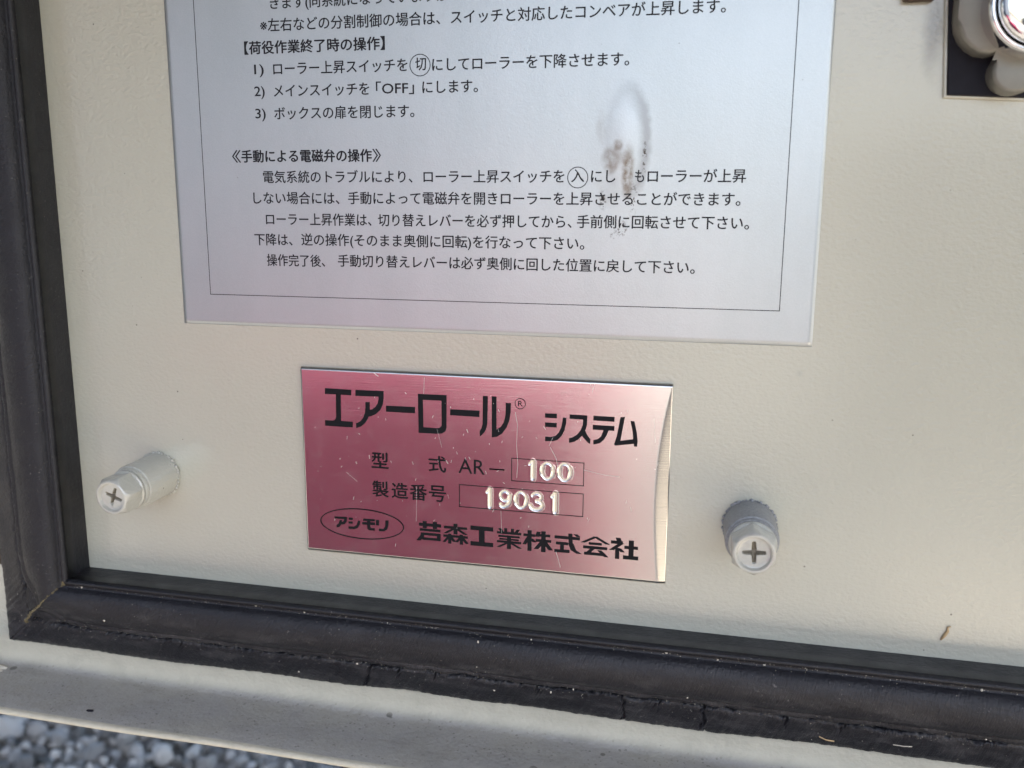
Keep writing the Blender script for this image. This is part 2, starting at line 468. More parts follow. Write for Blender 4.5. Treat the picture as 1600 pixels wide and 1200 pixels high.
def prof_h(w): return float(np.interp(w, pf[:, 0], pf[:, 1]))
pts = []
for k in range(150):
    w = 0.3 + 13.5 * k / 149.0
    pts.append((-146.6 - w * 1.12 + random.uniform(-.25, .25), -86.5 - w + random.uniform(-.25, .25), prof_h(w) - 0.02, random.uniform(.12, .30), 1, 1))
blobs('glue_bead', pts, M['glue'], seal, 'stuff')
pts = []
for k in range(900):
    u = random.uniform(-165, 70)
    w = random.choice([random.gauss(2.2, 0.3), random.gauss(13.2, 1.6), random.uniform(1, 21)])
    w = min(max(w, 0.3), 20.5)
    pts.append((u, -86.5 - w, prof_h(w) + 0.03, random.uniform(.03, .09) if random.random() < 0.985 else random.uniform(.18, .32), random.uniform(.7, 1.3), random.uniform(.7, 1.3)))
g = blobs('grit', pts, M['crumb'], None, 'stuff'); g['label'] = 'pale grit crumbs lying in the grooves of the lower rubber seal'; g['category'] = 'grit'

# dry bits
def tube(name, pts, r, mat, parent=None, n=6):
    bm = bmesh.new(); rings = []
    for i, p in enumerate(pts):
        d = (pts[min(i + 1, len(pts) - 1)] - pts[max(i - 1, 0)]).normalized()
        a = d.cross(Vector((0.1, 1, 0.2))).normalized(); b = d.cross(a)
        rr = r[i] if isinstance(r, (list, tuple)) else r
        rings.append([bm.verts.new(p + (a * math.cos(2 * math.pi * k / n) + b * math.sin(2 * math.pi * k / n)) * rr * MM) for k in range(n)])
    for A, B in zip(rings, rings[1:]):
        for k in range(n): bm.faces.new((A[k], B[k], B[(k + 1) % n], A[(k + 1) % n]))
    bm.faces.new(rings[0]); bm.faces.new(rings[-1][::-1])
    return link(name, bm_mesh(name, bm), mat, parent, True)
t = tube('straw', [P(23.6, -104.0, 4.6), P(25.0, -104.6, 4.5), P(26.6, -104.8, 4.3)], .14, M['straw'])
tag(t, 'tiny orange straw lying on the right part of the lower seal flange', 'straw')
t = tube('straw', [P(37.5, -103.6, 4.8), P(39.5, -103.7, 4.7), P(41.0, -103.6, 4.6)], .11, M['crumb'])
tag(t, 'tiny pale stalk lying on the lower seal near the right edge', 'straw')
t = tube('leaf_scrap', [P(45.3, -82.6, .25), P(45.9, -81.6, .25), P(46.4, -80.6, .25), P(46.3, -79.8, .3), P(46.9, -79.6, .25)], [.15, .35, .28, .2, .1], M['straw'])
tag(t, 'small dry brown leaf scrap stuck to the cream panel at the lower right', 'leaf')
o = blobs('paint_chip', [(-172.5, -114.2, 4.3, 1.5, 1.9, .5), (-170.8, -114.2, 5.5, .7, 1.2, .5), (-171.6, -114.2, 6.6, .5, 1.2, .6)], M['crumb'], None)
tag(o, 'pale chip of old paint lying on the dusty ledge at the lower left corner', 'paint chip')
o = blobs('tar_drop', [(-137.0, -114.36, 15.8, .95, 1.3, .25)], M['black'], None)
tag(o, 'largest black tar drop on the dusty grey ledge, above the gravel', 'tar drop')

# ------------------------------------------------------------------ instruction sheet
sheet = empty('instruction_sheet', P(-49, -25.8))
tag(sheet, 'silver instruction sticker printed with black Japanese text and a thin frame line', 'sticker')
SH = 0.14
def sheet_bulge(u, v):
    d2 = ((u + 19.0) / 3.6) ** 2 + ((v - 13) / 8.5) ** 2
    return 0.20 * np.exp(-d2 * 1.2)
nu, nv = 300, 200
U = np.linspace(-116.3, 17.5, nu); Vv = np.linspace(-25.75, 75, nv)
UU, VV = np.meshgrid(U, Vv, indexing='ij')
HH = SH + sheet_bulge(UU, VV)
HH[0, :] = 0.0; HH[-1, :] = 0.0; HH[:, 0] = 0.0; HH[:, -1] = 0.0
UU[1, :] = UU[0, :] + .03; UU[-2, :] = UU[-1, :] - .03; VV[:, 1] = VV[:, 0] + .03; VV[:, -2] = VV[:, -1] - .03
me = from_np('film', np.stack([UU, -HH, VV], -1).reshape(-1, 3) * MM, grid_faces(nu, nv)[:, ::-1])
link('film', me, M['sheet'], sheet, True)

TMP = []
DG = None
def text_raw(body, size, offset=0.0, res=3):
    c = bpy.data.curves.new('t', 'FONT'); c.body = body; c.size = size; c.offset = offset; c.resolution_u = res
    o = bpy.data.objects.new('t', c); COL.objects.link(o)
    bpy.context.view_layer.update()
    m = bpy.data.meshes.new_from_object(o.evaluated_get(bpy.context.evaluated_depsgraph_get()))
    bpy.data.objects.remove(o); bpy.data.curves.remove(c)
    n = len(m.vertices); co = np.zeros(n * 3, dtype=np.float32); m.vertices.foreach_get('co', co)
    return m, co.reshape(-1, 3)
def text(body, u0, u1, base, em, mat, parent, h, name='printed_text', bold=0.0, hgt=None, bulge=False, italic=0.0):
    """flat print whose ink spans u0..u1 (mm); base = lower edge of the full-height characters"""
    m, co = text_raw(body, em, 0.0)
    x0, x1 = co[:, 0].min(), co[:, 0].max(); y0, y1 = co[:, 1].min(), co[:, 1].max()
    co2 = co.copy()
    X = u0 + (co[:, 0] - x0) * (u1 - u0) / (x1 - x0)
    Y = base + (co[:, 1] + 0.078 * em) if hgt is None else base + (co[:, 1] - y0) * hgt / (y1 - y0)
    Hh = np.full(len(X), h)
    if bulge: Hh = Hh + sheet_bulge(X, Y)
    co2[:, 0] = X * MM; co2[:, 1] = -Hh * MM; co2[:, 2] = Y * MM
    m.vertices.foreach_set('co', co2.astype(np.float32).ravel()); m.update()
    if bold:      # heavier print: the same outline struck four times a hair apart
        bm = bmesh.new()
        for i, (dx, dz) in enumerate(((-1, 0), (1, 0), (0, .7), (0, -.7))):
            m2 = m.copy(); m2.transform(Matrix.Translation(Vector((dx * bold * em, 0, dz * bold * em)) * MM + Vector((0, -2e-6 * i, 0)))); bm.from_mesh(m2)
            bpy.data.meshes.remove(m2)
        m3 = bpy.data.meshes.new(name); bm.to_mesh(m3); bm.free(); m = m3
    return link(name, m, mat, parent)

TH = SH + 0.012
em = 2.74
LINES = [
 ('きます(同系統になっていますが', -92.1, -54.2, 39.35, 0.0),
 ('※左右などの分割制御の場合は、', -94.5, -56.0, 35.1, 0.0),
 ('スイッチと対応したコンベアが上昇します。', -53.8, -1.6, 35.1, 0.0),
 ('【荷役作業終了時の操作】', -98.3, -67.6, 30.8, 0.012),
 ('1)', -96.3, -94.2, 26.65, 0.0), ('ローラー上昇スイッチを', -92.0, -62.9, 26.55, 0.0), ('切', -61.2, -59.0, 26.65, 0.0),
 ('にしてローラーを下降させます。', -57.7, -18.9, 26.4, 0.0),
 ('2)', -96.5, -94.2, 22.3, 0.0), ('メインスイッチを', -92.1, -71.1, 22.2, 0.0), ('「OFF」', -69.6, -61.6, 22.2, 0.0), ('にします。', -59.8, -48.4, 22.2, 0.0),
 ('3)', -96.5, -94.2, 17.85, 0.0), ('ボックスの扉を閉じます。', -92.2, -61.6, 17.7, 0.0),
 ('《', -102.4, -100.4, 9.1, 0.0), ('手動による電磁弁の操作', -100.2, -70.9, 9.1, 0.014), ('》', -70.7, -68.9, 9.1, 0.0),
 ('電気系統のトラブルにより、', -95.4, -62.2, 4.85, 0.0), ('ローラー上昇スイッチを', -59.8, -30.9, 4.85, 0.0), ('入', -29.5, -27.0, 4.95, 0.0),
 ('にし', -25.6, -20.9, 4.85, 0.0), ('も', -17.1, -15.4, 4.85, 0.0), ('ローラーが上昇', -14.7, 3.6, 4.85, 0.0),
 ('しない場合には、', -97.9, -78.3, 0.5, 0.0), ('手動によって電磁弁を開きローラーを上昇させることができます。', -76.3, 2.8, 0.55, 0.0),
 ('ローラー上昇作業は、', -95.2, -71.3, -3.9, 0.0), ('切り替えレバーを必ず押してから、', -69.8, -29.3, -3.9, 0.0), ('手前側に回転させて下さい。', -28.2, 4.6, -3.85, 0.0),
 ('下降は、', -98.1, -89.3, -8.2, 0.0), ('逆の操作(そのまま奥側に回転)を行なって下さい。', -87.2, -26.7, -8.1, 0.0),
 ('操作完了後、', -95.4, -82.0, -12.55, 0.0), ('手動切り替えレバーは必ず奥側に回した位置に戻して下さい。', -79.0, -5.1, -12.4, 0.0),
]
for (b, u0, u1, v, bold) in LINES:
    text(b, u0, u1, v, em, M['ink_soft'], sheet, TH, 'printed_line', bold + 0.016, bulge=True)

def ring_flat(name, cu, cv, ru, rv, wd, mat, parent, h, n=72):
    V = []; F = []
    for k in range(n):
        a = 2 * math.pi * k / n
        for q in (-.5, .5): V.append(P(cu + (ru + q * wd) * math.cos(a), cv + (rv + q * wd) * math.sin(a), h))
    for k in range(n):
        a = 2 * k; b = 2 * ((k + 1) % n); F.append((a, a + 1, b + 1, b))
    me = bpy.data.meshes.new(name); me.from_pydata([tuple(v) for v in V], [], F); me.update()
    return link(name, me, mat, parent)
def frame_flat(name, u0, v0, u1, v1, wd, mat, parent, h):
    o = wd / 2
    V = [P(*p, h) for p in ((u0 - o, v0 - o), (u1 + o, v0 - o), (u1 + o, v1 + o), (u0 - o, v1 + o),
                            (u0 + o, v0 + o), (u1 - o, v0 + o), (u1 - o, v1 - o), (u0 + o, v1 - o))]
    F = [(0, 1, 5, 4), (1, 2, 6, 5), (2, 3, 7, 6), (3, 0, 4, 7)]
    me = bpy.data.meshes.new(name); me.from_pydata([tuple(v) for v in V], [], F); me.update()
    return link(name, me, mat, parent)
ring_flat('printed_circle', -60.25, 27.65, 2.1, 2.05, .17, M['ink_soft'], sheet, TH)
ring_flat('printed_circle', -28.25, 5.85, 1.98, 1.98, .17, M['ink_soft'], sheet, TH)
frame_flat('frame_line', -109.4, -19.05, 11.1, 66, .15, M['ink_soft'], sheet, TH)

# ------------------------------------------------------------------ name plate
C0 = (-48.25, -55.25)
plate = empty('name_plate', P(C0[0], C0[1] - 21))
tag(plate, 'brushed metal name plate with black Japanese lettering and stamped numbers, mirroring red', 'name plate')
PT = 0.9
nx, ny = 520, 280
X = np.linspace(-40, 40, nx); Y = np.linspace(-21.1, 21.1, ny)
XX, YY = np.meshgrid(X, Y, indexing='ij')
def plate_h(XX, YY):
    H = np.full(XX.shape, PT)
    # right-hand edge bent back
    s = np.clip((21.1 - YY) / 42.2, 0, 1)
    wdt = 0.25 + 2.75 * np.sin(np.pi * np.clip(s, 0, 1) ** 0.85 * 0.80)
    q = np.clip(XX - (40 - wdt), 0, None)
    H = H - np.where(q > 0, np.sqrt(q * q + 0.5) - 0.707, 0) * 0.25
    # crimped top and bottom margins
    H = H - np.clip(YY - 20.62, 0, None) * 0.95
    H = H - np.clip(-20.6 - YY, 0, None) * 0.8
    H = H + 0.05 * np.sin(XX * 0.09 + 0.4) * np.cos(YY * 0.11)
    return H
H = plate_h(XX, YY)
# stamped digits
def arc(cx, cy, rx_, ry_, a0, a1, n=14):
    return [(cx + rx_ * math.cos(R(a0 + (a1 - a0) * i / n)), cy + ry_ * math.sin(R(a0 + (a1 - a0) * i / n))) for i in range(n + 1)]
DIG = {
 '1': [([(0.10, 0.80), (0.30, 0.90), (0.52, 0.97)], .07), ([(0.62, 0.98), (0.62, 0.5), (0.62, 0.02)], .135)],
 '0': [(arc(.5, .5, .40, .46, 20, 160), .07), (arc(.5, .5, .40, .46, 150, 210), .12), (arc(.5, .5, .40, .46, 200, 340), .075), (arc(.5, .5, .40, .46, 330, 390), .12)],
 '9': [(arc(.45, .68, .34, .27, 0, 360, 24), .085), (arc(.30, .62, .56, .58, 10, -55), .12), (arc(.34, .16, .22, .12, -20, -200), .09)],
 '3': [(arc(.45, .74, .33, .22, 160, -75), .09), (arc(.42, .28, .44, .25, 85, -175), .11)],
}
def stamp(ch, u0, u1, v0, v1):
    """u,v in plate-local mm"""
    global H
    w, hh = u1 - u0, v1 - v0
    D = np.full(XX.shape, 9.0)
    sel = (XX > u0 - 1) & (XX < u1 + 1) & (YY > v0 - 1) & (YY < v1 + 1)
    xs, ys = XX[sel], YY[sel]; d = np.full(xs.shape, 9.0)
    for pts_, r in DIG[ch]:
        r = r * hh * 0.86
        pp = [(u0 + a * w, v0 + b * hh) for a, b in pts_]
        for (ax, ay), (bx, by) in zip(pp, pp[1:]):
            L2 = (bx - ax) ** 2 + (by - ay) ** 2 + 1e-9
            tt = np.clip(((xs - ax) * (bx - ax) + (ys - ay) * (by - ay)) / L2, 0, 1)
            dd = np.hypot(xs - ax - tt * (bx - ax), ys - ay - tt * (by - ay)) / r
            d = np.minimum(d, dd)
    dep = np.where(d < 1.0, 0.22 * (0.5 + 0.5 * np.cos(np.pi * np.clip(d, 0, 1))) ** 0.8, 0.0)
    rim_ = 0.05 * np.exp(-((d - 1.15) / 0.25) ** 2)
    hs = H[sel]; hs = hs - dep + rim_; H[sel] = hs
for ch, (a, b), (c, d) in [('1', (-37.31, -51.82), (-35.9, -55.64)), ('0', (-34.83, -51.9), (-31.82, -55.63)), ('0', (-31.19, -51.82), (-28.19, -55.69)),
                           ('1', (-46.48, -58.61), (-45.2, -62.57)), ('9', (-43.68, -58.65), (-40.87, -62.48)), ('0', (-40.39, -58.65), (-37.46, -62.4)),
                           ('3', (-36.87, -58.64), (-33.96, -62.5)), ('1', (-32.44, -58.47), (-31.1, -62.59))]:
    stamp(ch, a - C0[0], c - C0[0], d - C0[1], b - C0[1])
HH = H.copy()
border = np.zeros_like(HH, bool); border[0] = border[-1] = True; border[:, 0] = border[:, -1] = True
X2, Y2 = XX.copy(), YY.copy()
X2[1] = X2[0] + .02; X2[-2] = X2[-1] - .02; Y2[:, 1] = Y2[:, 0] + .02; Y2[:, -2] = Y2[:, -1] - .02
HH[border] = 0.02
me = from_np('plate_body', np.stack([X2 + C0[0], -HH, Y2 + C0[1]], -1).reshape(-1, 3) * MM, grid_faces(nx, ny)[:, ::-1])
po = link('plate_body', me, M['plate'], plate, True)
me.materials.append(M['struck'])
dpt = (plate_h(XX, YY) - H)
fm = (dpt[:-1, :-1] > 0.035).ravel().astype(np.int32)
if len(me.polygons) == len(fm): me.polygons.foreach_set('material_index', fm)
PH = PT + 0.075
def flat_poly(name, polys, mat, parent, h, off=C0):
    c = bpy.data.curves.new('p', 'CURVE'); c.dimensions = '2D'; c.fill_mode = 'BOTH'
    for pl in polys:
        sp = c.splines.new('POLY'); sp.points.add(len(pl) - 1); sp.use_cyclic_u = True
        for q, (x, y) in zip(sp.points, pl): q.co = (x, y, 0, 1)
    o = bpy.data.objects.new('p', c); COL.objects.link(o); bpy.context.view_layer.update()
    m = bpy.data.meshes.new_from_object(o.evaluated_get(bpy.context.evaluated_depsgraph_get()))
    bpy.data.objects.remove(o); bpy.data.curves.remove(c)
    for v in m.vertices: v.co = P(v.co.x + off[0], v.co.y + off[1], h)
    m.update(); return link(name, m, mat, parent)
GLYPHS = [
  ('エ', [[(-34.4,16.61),(-28.29,16.54),(-28.36,15.33),(-30.77,15.33),(-30.9,9.47),(-28.17,9.44),(-28.24,8.21),(-34.67,8.21),(-34.63,9.44),(-32.9,9.45),(-32.35,9.64),(-32.02,10.18),(-31.88,15.34),(-34.45,15.3)]]),
  ('ア', [[(-27.33,16.59),(-20.89,16.63),(-20.96,14.8),(-21.22,13.51),(-21.84,12.37),(-22.85,11.42),(-23.86,10.97),(-24.46,10.88),(-24.74,10.22),(-25.4,9.28),(-26.26,8.52),(-27.41,8.13),(-27.38,9.16),(-26.39,9.7),(-25.7,10.55),(-25.27,11.69),(-25.14,12.82),(-25.11,14.03),(-24.14,14.02),(-24.19,12.3),(-23.49,12.59),(-22.81,13.11),(-22.3,13.93),(-22.11,14.73),(-22.06,15.37),(-27.37,15.25)]]),
  ('ー', [[(-20.4,13.49),(-13.88,13.54),(-13.93,12.18),(-20.43,12.16)],[(-6.08,13.5),(0.32,13.55),(0.26,12.18),(-6.09,12.22)]]),
  ('ロ', [[(-13.19,16.46),(-6.85,16.48),(-6.95,9.28),(-7.21,8.63),(-7.92,8.11),(-8.88,7.99),(-13.15,7.94)],[(-12.11,15.2),(-12.1,9.22),(-9.03,9.18),(-8.39,9.35),(-8.0,9.84),(-7.98,15.24)]]),
  ('ル', [[(1.04,16.74),(2.1,16.73),(2.01,10.91),(1.82,9.97),(1.45,9.07),(0.82,8.34),(0.41,8.03),(0.35,9.19),(0.72,9.74),(0.98,10.69)],[(2.97,16.75),(3.96,16.74),(3.98,9.72),(4.88,10.31),(5.5,11.27),(5.86,12.69),(5.95,14.23),(5.94,15.52),(7.05,15.52),(7.0,13.52),(6.73,11.81),(6.12,10.23),(5.2,8.93),(4.11,8.17),(2.98,7.94)]]),
  ('シ', [[(14.27,13.78),(16.76,13.81),(16.75,12.88),(14.28,12.88)],[(14.3,11.86),(16.75,11.86),(16.74,10.93),(14.31,10.93)],[(17.99,13.1),(18.74,13.09),(18.69,11.91),(18.39,10.46),(17.82,9.24),(17.01,8.35),(16.07,7.98),(14.35,7.89),(14.36,8.87),(15.59,8.83),(16.53,9.15),(17.22,9.91),(17.67,11.01),(17.89,12.09)]]),
  ('ス', [[(19.4,13.84),(23.04,13.81),(23.01,11.93),(22.69,10.61),(23.06,9.8),(23.77,8.9),(23.75,7.88),(23.21,8.2),(22.5,8.94),(22.02,9.5),(21.34,8.74),(20.53,8.17),(19.37,7.85),(19.35,8.81),(20.16,9.1),(20.97,9.67),(21.65,10.54),(22.14,11.76),(22.18,12.92),(19.39,12.92)]]),
  ('テ', [[(24.28,13.84),(28.59,13.83),(28.59,12.85),(24.28,12.87)],[(24.19,11.93),(28.62,11.93),(28.62,10.95),(27.45,10.95),(27.09,9.94),(26.54,8.96),(25.75,8.2),(24.42,7.82),(24.38,8.75),(25.27,8.99),(25.95,9.63),(26.42,10.95),(24.21,10.96)]]),
  ('ム', [[(29.77,13.85),(30.67,13.95),(29.91,8.94),(32.46,9.45),(32.3,11.08),(31.81,13.2),(32.62,13.15),(33.14,10.9),(33.38,9.04),(33.3,7.96),(32.67,7.96),(32.65,8.52),(28.87,7.88),(28.63,8.15),(29.15,9.95)]]),
  ('ア2', [[(-33.15,-12.49),(-30.22,-12.41),(-30.34,-13.48),(-30.82,-14.1),(-31.64,-14.28),(-32.06,-14.86),(-32.77,-15.03),(-32.75,-14.44),(-32.26,-14.08),(-31.96,-13.25),(-31.35,-13.28),(-31.54,-13.73),(-31.02,-13.43),(-30.89,-12.94),(-33.17,-12.96)]]),
  ('シ2', [[(-29.78,-12.5),(-28.84,-12.49),(-28.85,-12.98),(-29.8,-13.0)],[(-29.85,-13.37),(-28.91,-13.36),(-28.92,-13.85),(-29.87,-13.87)],[(-27.61,-13.03),(-27.08,-13.03),(-27.24,-13.97),(-27.77,-14.77),(-28.54,-15.07),(-29.93,-15.11),(-29.91,-14.52),(-28.64,-14.52),(-27.96,-14.03)]]),
  ('モ2', [[(-26.37,-12.43),(-23.63,-12.37),(-23.64,-12.86),(-24.66,-12.9),(-24.69,-13.14),(-23.6,-13.13),(-23.62,-13.71),(-24.73,-13.75),(-24.74,-14.28),(-24.48,-14.48),(-23.72,-14.45),(-23.74,-14.99),(-24.93,-15.01),(-25.41,-14.77),(-25.49,-13.77),(-26.64,-13.78),(-26.63,-13.27),(-25.47,-13.17),(-25.47,-12.91),(-26.38,-12.94)]]),
  ('リ2', [[(-23.35,-12.47),(-22.66,-12.45),(-22.69,-13.7),(-23.38,-13.69)],[(-21.14,-12.41),(-20.41,-12.41),(-20.5,-13.59),(-20.8,-14.48),(-21.46,-14.96),(-22.72,-15.01),(-22.7,-14.43),(-21.67,-14.44),(-21.22,-13.76)]])
]

for ch, polys in GLYPHS: flat_poly('printed_character', polys, M['ink'], plate, PH)
ring_flat('printed_circle', -39.23, -39.74, 1.09, 1.09, .13, M['ink'], plate, PH)
text('R', -39.68, -38.72, -40.28, 1.2, M['ink'], plate, PH, 'printed_character', hgt=1.1)
frame_flat('printed_box', -40.95, -56.4, -25.7, -51.5, .16, M['ink'], plate, PH)
frame_flat('printed_box', -52.42, -63.07, -25.7, -58.15, .16, M['ink'], plate, PH)
ring_flat('printed_oval', -75.0, -68.95, 9.75, 3.42, .24, M['ink'], plate, PH, 96)
for ch, (a, b), (c, d) in [('型', (-72.28, -52.26), (-68.43, -55.8)), ('式', (-59.23, -52.2), (-55.4, -55.73)), ('製', (-72.24, -58.74), (-68.57, -62.35)),
                           ('造', (-67.75, -58.82), (-64.1, -62.31)), ('番', (-63.57, -58.86), (-59.78, -62.38)), ('号', (-59.25, -58.8), (-55.46, -62.35))]:
    text(ch, a, c, d, 3.8, M['ink'], plate, PH, 'printed_character', 0.012, hgt=b - d)
text('AR', -52.6, -46.8, -55.55, 4.2, M['ink'], plate, PH, 'printed_text', hgt=3.15)
frame_flat('printed_dash', -45.8 + .13, -54.23, -42.5 - .13, -54.17, .26, M['ink'], plate, PH)

# heavy company lettering drawn stroke by stroke (cell 0..100, y down)
HEAVY = {
 '芦': [((5, 17), (98, 17), 15), ((29, 0), (29, 34), 17), ((72, 0), (72, 34), 17), ((8, 43), (95, 43), 12), ((18, 63), (96, 63), 12), ((18, 87), (96, 87), 12),
       ((88, 58), (88, 92), 15), ((20, 58), (17, 80), 15), ((18, 74), (2, 98), 15)],
 '森': [((3, 20), (97, 20), 12), ((50, 0), (50, 52), 16), ((44, 24), (8, 50), 13), ((56, 24), (92, 50), 13), ((0, 63), (100, 63), 11), ((26, 52), (26, 100), 13),
       ((74, 52), (74, 100), 13), ((22, 66), (3, 94), 10), ((30, 66), (46, 90), 10), ((70, 66), (54, 90), 10), ((78, 66), (97, 94), 10)],
 '工': [((0, 12), (100, 12), 20), ((50, 12), (50, 88), 25), ((0, 89), (100, 89), 20)],
 '業': [((36, 0), (36, 26), 12), ((64, 0), (64, 26), 12), ((12, 3), (22, 20), 11), ((88, 3), (78, 20), 11), ((0, 23), (100, 23), 11), ((6, 40), (94, 40), 9),
       ((10, 54), (90, 54), 7), ((0, 67), (100, 67), 10), ((50, 38), (50, 100), 16), ((44, 70), (6, 94), 12), ((56, 70), (96, 94), 12)],
 '株': [((0, 24), (42, 24), 12), ((22, 0), (22, 100), 15), ((19, 32), (3, 70), 11), ((28, 40), (40, 56), 11), ((55, 4), (49, 28), 12), ((50, 20), (96, 20), 12),
       ((44, 46), (100, 46), 12), ((72, 0), (72, 100), 16), ((67, 52), (46, 88), 13), ((77, 52), (98, 88), 13)],
 '式': [((0, 21), (100, 21), 14), ((82, 1), (94, 12), 13), ((62, 0), (64, 48), 16), ((64, 46), (76, 80), 17), ((75, 78), (98, 93), 17), ((6, 50), (54, 50), 13),
       ((30, 48), (30, 88), 15), ((0, 88), (60, 86), 14)],
 '会': [((52, 4), (2, 36), 14), ((48, 4), (98, 36), 14), ((25, 38), (75, 38), 11), ((4, 57), (96, 57), 13), ((42, 60), (22, 84), 14), ((8, 87), (88, 87), 13), ((66, 68), (93, 97), 13)],
 '社': [((27, 0), (31, 14), 14), ((2, 22), (44, 22), 14), ((40, 24), (4, 60), 14), ((25, 48), (25, 100), 15), ((31, 50), (44, 66), 12), ((50, 42), (98, 42), 14),
       ((74, 8), (74, 92), 18), ((46, 90), (100, 90), 17)],
}
CELLS = [('芦', -61.9, -56.5), ('森', -56.1, -50.6), ('工', -50.0, -44.95), ('業', -44.1, -38.8), ('株', -38.3, -32.3), ('式', -31.6, -26.2), ('会', -25.7, -20.2), ('社', -19.8, -13.95)]
for ch, u0, u1 in CELLS:
    bm = bmesh.new(); v1, v0 = -67.05, -71.65
    sx, sy = (u1 - u0) / 100, (v1 - v0) / 100
    for i, ((x0, y0), (x1, y1), t) in enumerate(HEAVY[ch]):
        dx, dy = x1 - x0, y1 - y0; L = math.hypot(dx, dy); diag = abs(dx) > 3 and abs(dy) > 3
        if diag and abs(dy) >= abs(dx) * 0.6:   # slanted strokes end level, like cut lettering
            tt = t * 0.62; q = [(x0 - tt, y0), (x0 + tt, y0), (x1 + tt, y1), (x1 - tt, y1)]
        elif diag:
            tt = t * 0.58; q = [(x0, y0 - tt), (x0, y0 + tt), (x1, y1 + tt), (x1, y1 - tt)]
        else:
            nx_, ny_ = -dy / L * t / 2, dx / L * t / 2
            q = [(x0 + nx_, y0 + ny_), (x0 - nx_, y0 - ny_), (x1 - nx_, y1 - ny_), (x1 + nx_, y1 + ny_)]
        bm.faces.new([bm.verts.new(P(u0 + a * sx, v1 - b * sy, PH + i * 0.0015)) for a, b in q])
    link('printed_character', bm_mesh('printed_character', bm), M['ink'], plate)

# fine scratches in the lacquer
bm = bmesh.new()
def ribbon(pts_, wd):
    for (a, b), (c, d) in zip(pts_, pts_[1:]):
        L = math.hypot(c - a, d - b) + 1e-6; nx_, ny_ = -(d - b) / L * wd / 2, (c - a) / L * wd / 2
        bm.faces.new([bm.verts.new(P(p + C0[0], q + C0[1], PH + .02)) for p, q in ((a - nx_, b - ny_), (c - nx_, d - ny_), (c + nx_, d + ny_), (a + nx_, b + ny_))])
for pts_, wd in [([(8.0, 13.6), (8.5, 11), (8.3, 7), (8.6, 2.5), (8.4, -.5)], .05), ([(-11.7, 20.0), (-11.9, 16.5)], .04), ([(15.5, 6.6), (16.7, 4.4), (17.2, 2.2)], .06),
                 ([(16, 8.8), (15.2, 6.9)], .04), ([(22.5, 2.3), (27, 1.5), (30, 1.3)], .04), ([(24.4, 20.4), (23.9, 18.6)], .05), ([(23.5, 20.3), (24.0, 19.2)], .05),
                 ([(-13.8, -4), (-14.0, -12)], .03), ([(5, -8), (5.2, -13)], .03), ([(17, -16), (18, -19.5)], .05), ([(-23, 20.5), (-22.0, 19.8)], .12),
                 ([(-9, 9), (-8, 5)], .03), ([(36.5, 14), (36.9, 9)], .03), ([(-30, -2), (-27.5, -4)], .03)]:
    ribbon(pts_, wd)
for k in range(70):
    a, b = random.gauss(-2, 17), random.gauss(3, 10)
    if abs(a) > 38 or abs(b) > 19: continue
    an = random.gauss(1.4, .5); L = random.uniform(.1, .9)
    ribbon([(a, b), (a + L * math.cos(an), b + L * math.sin(an))], random.uniform(.03, .07))
o = link('scratches', bm_mesh('scratches', bm), M['scratch'], plate); o['kind'] = 'stuff'

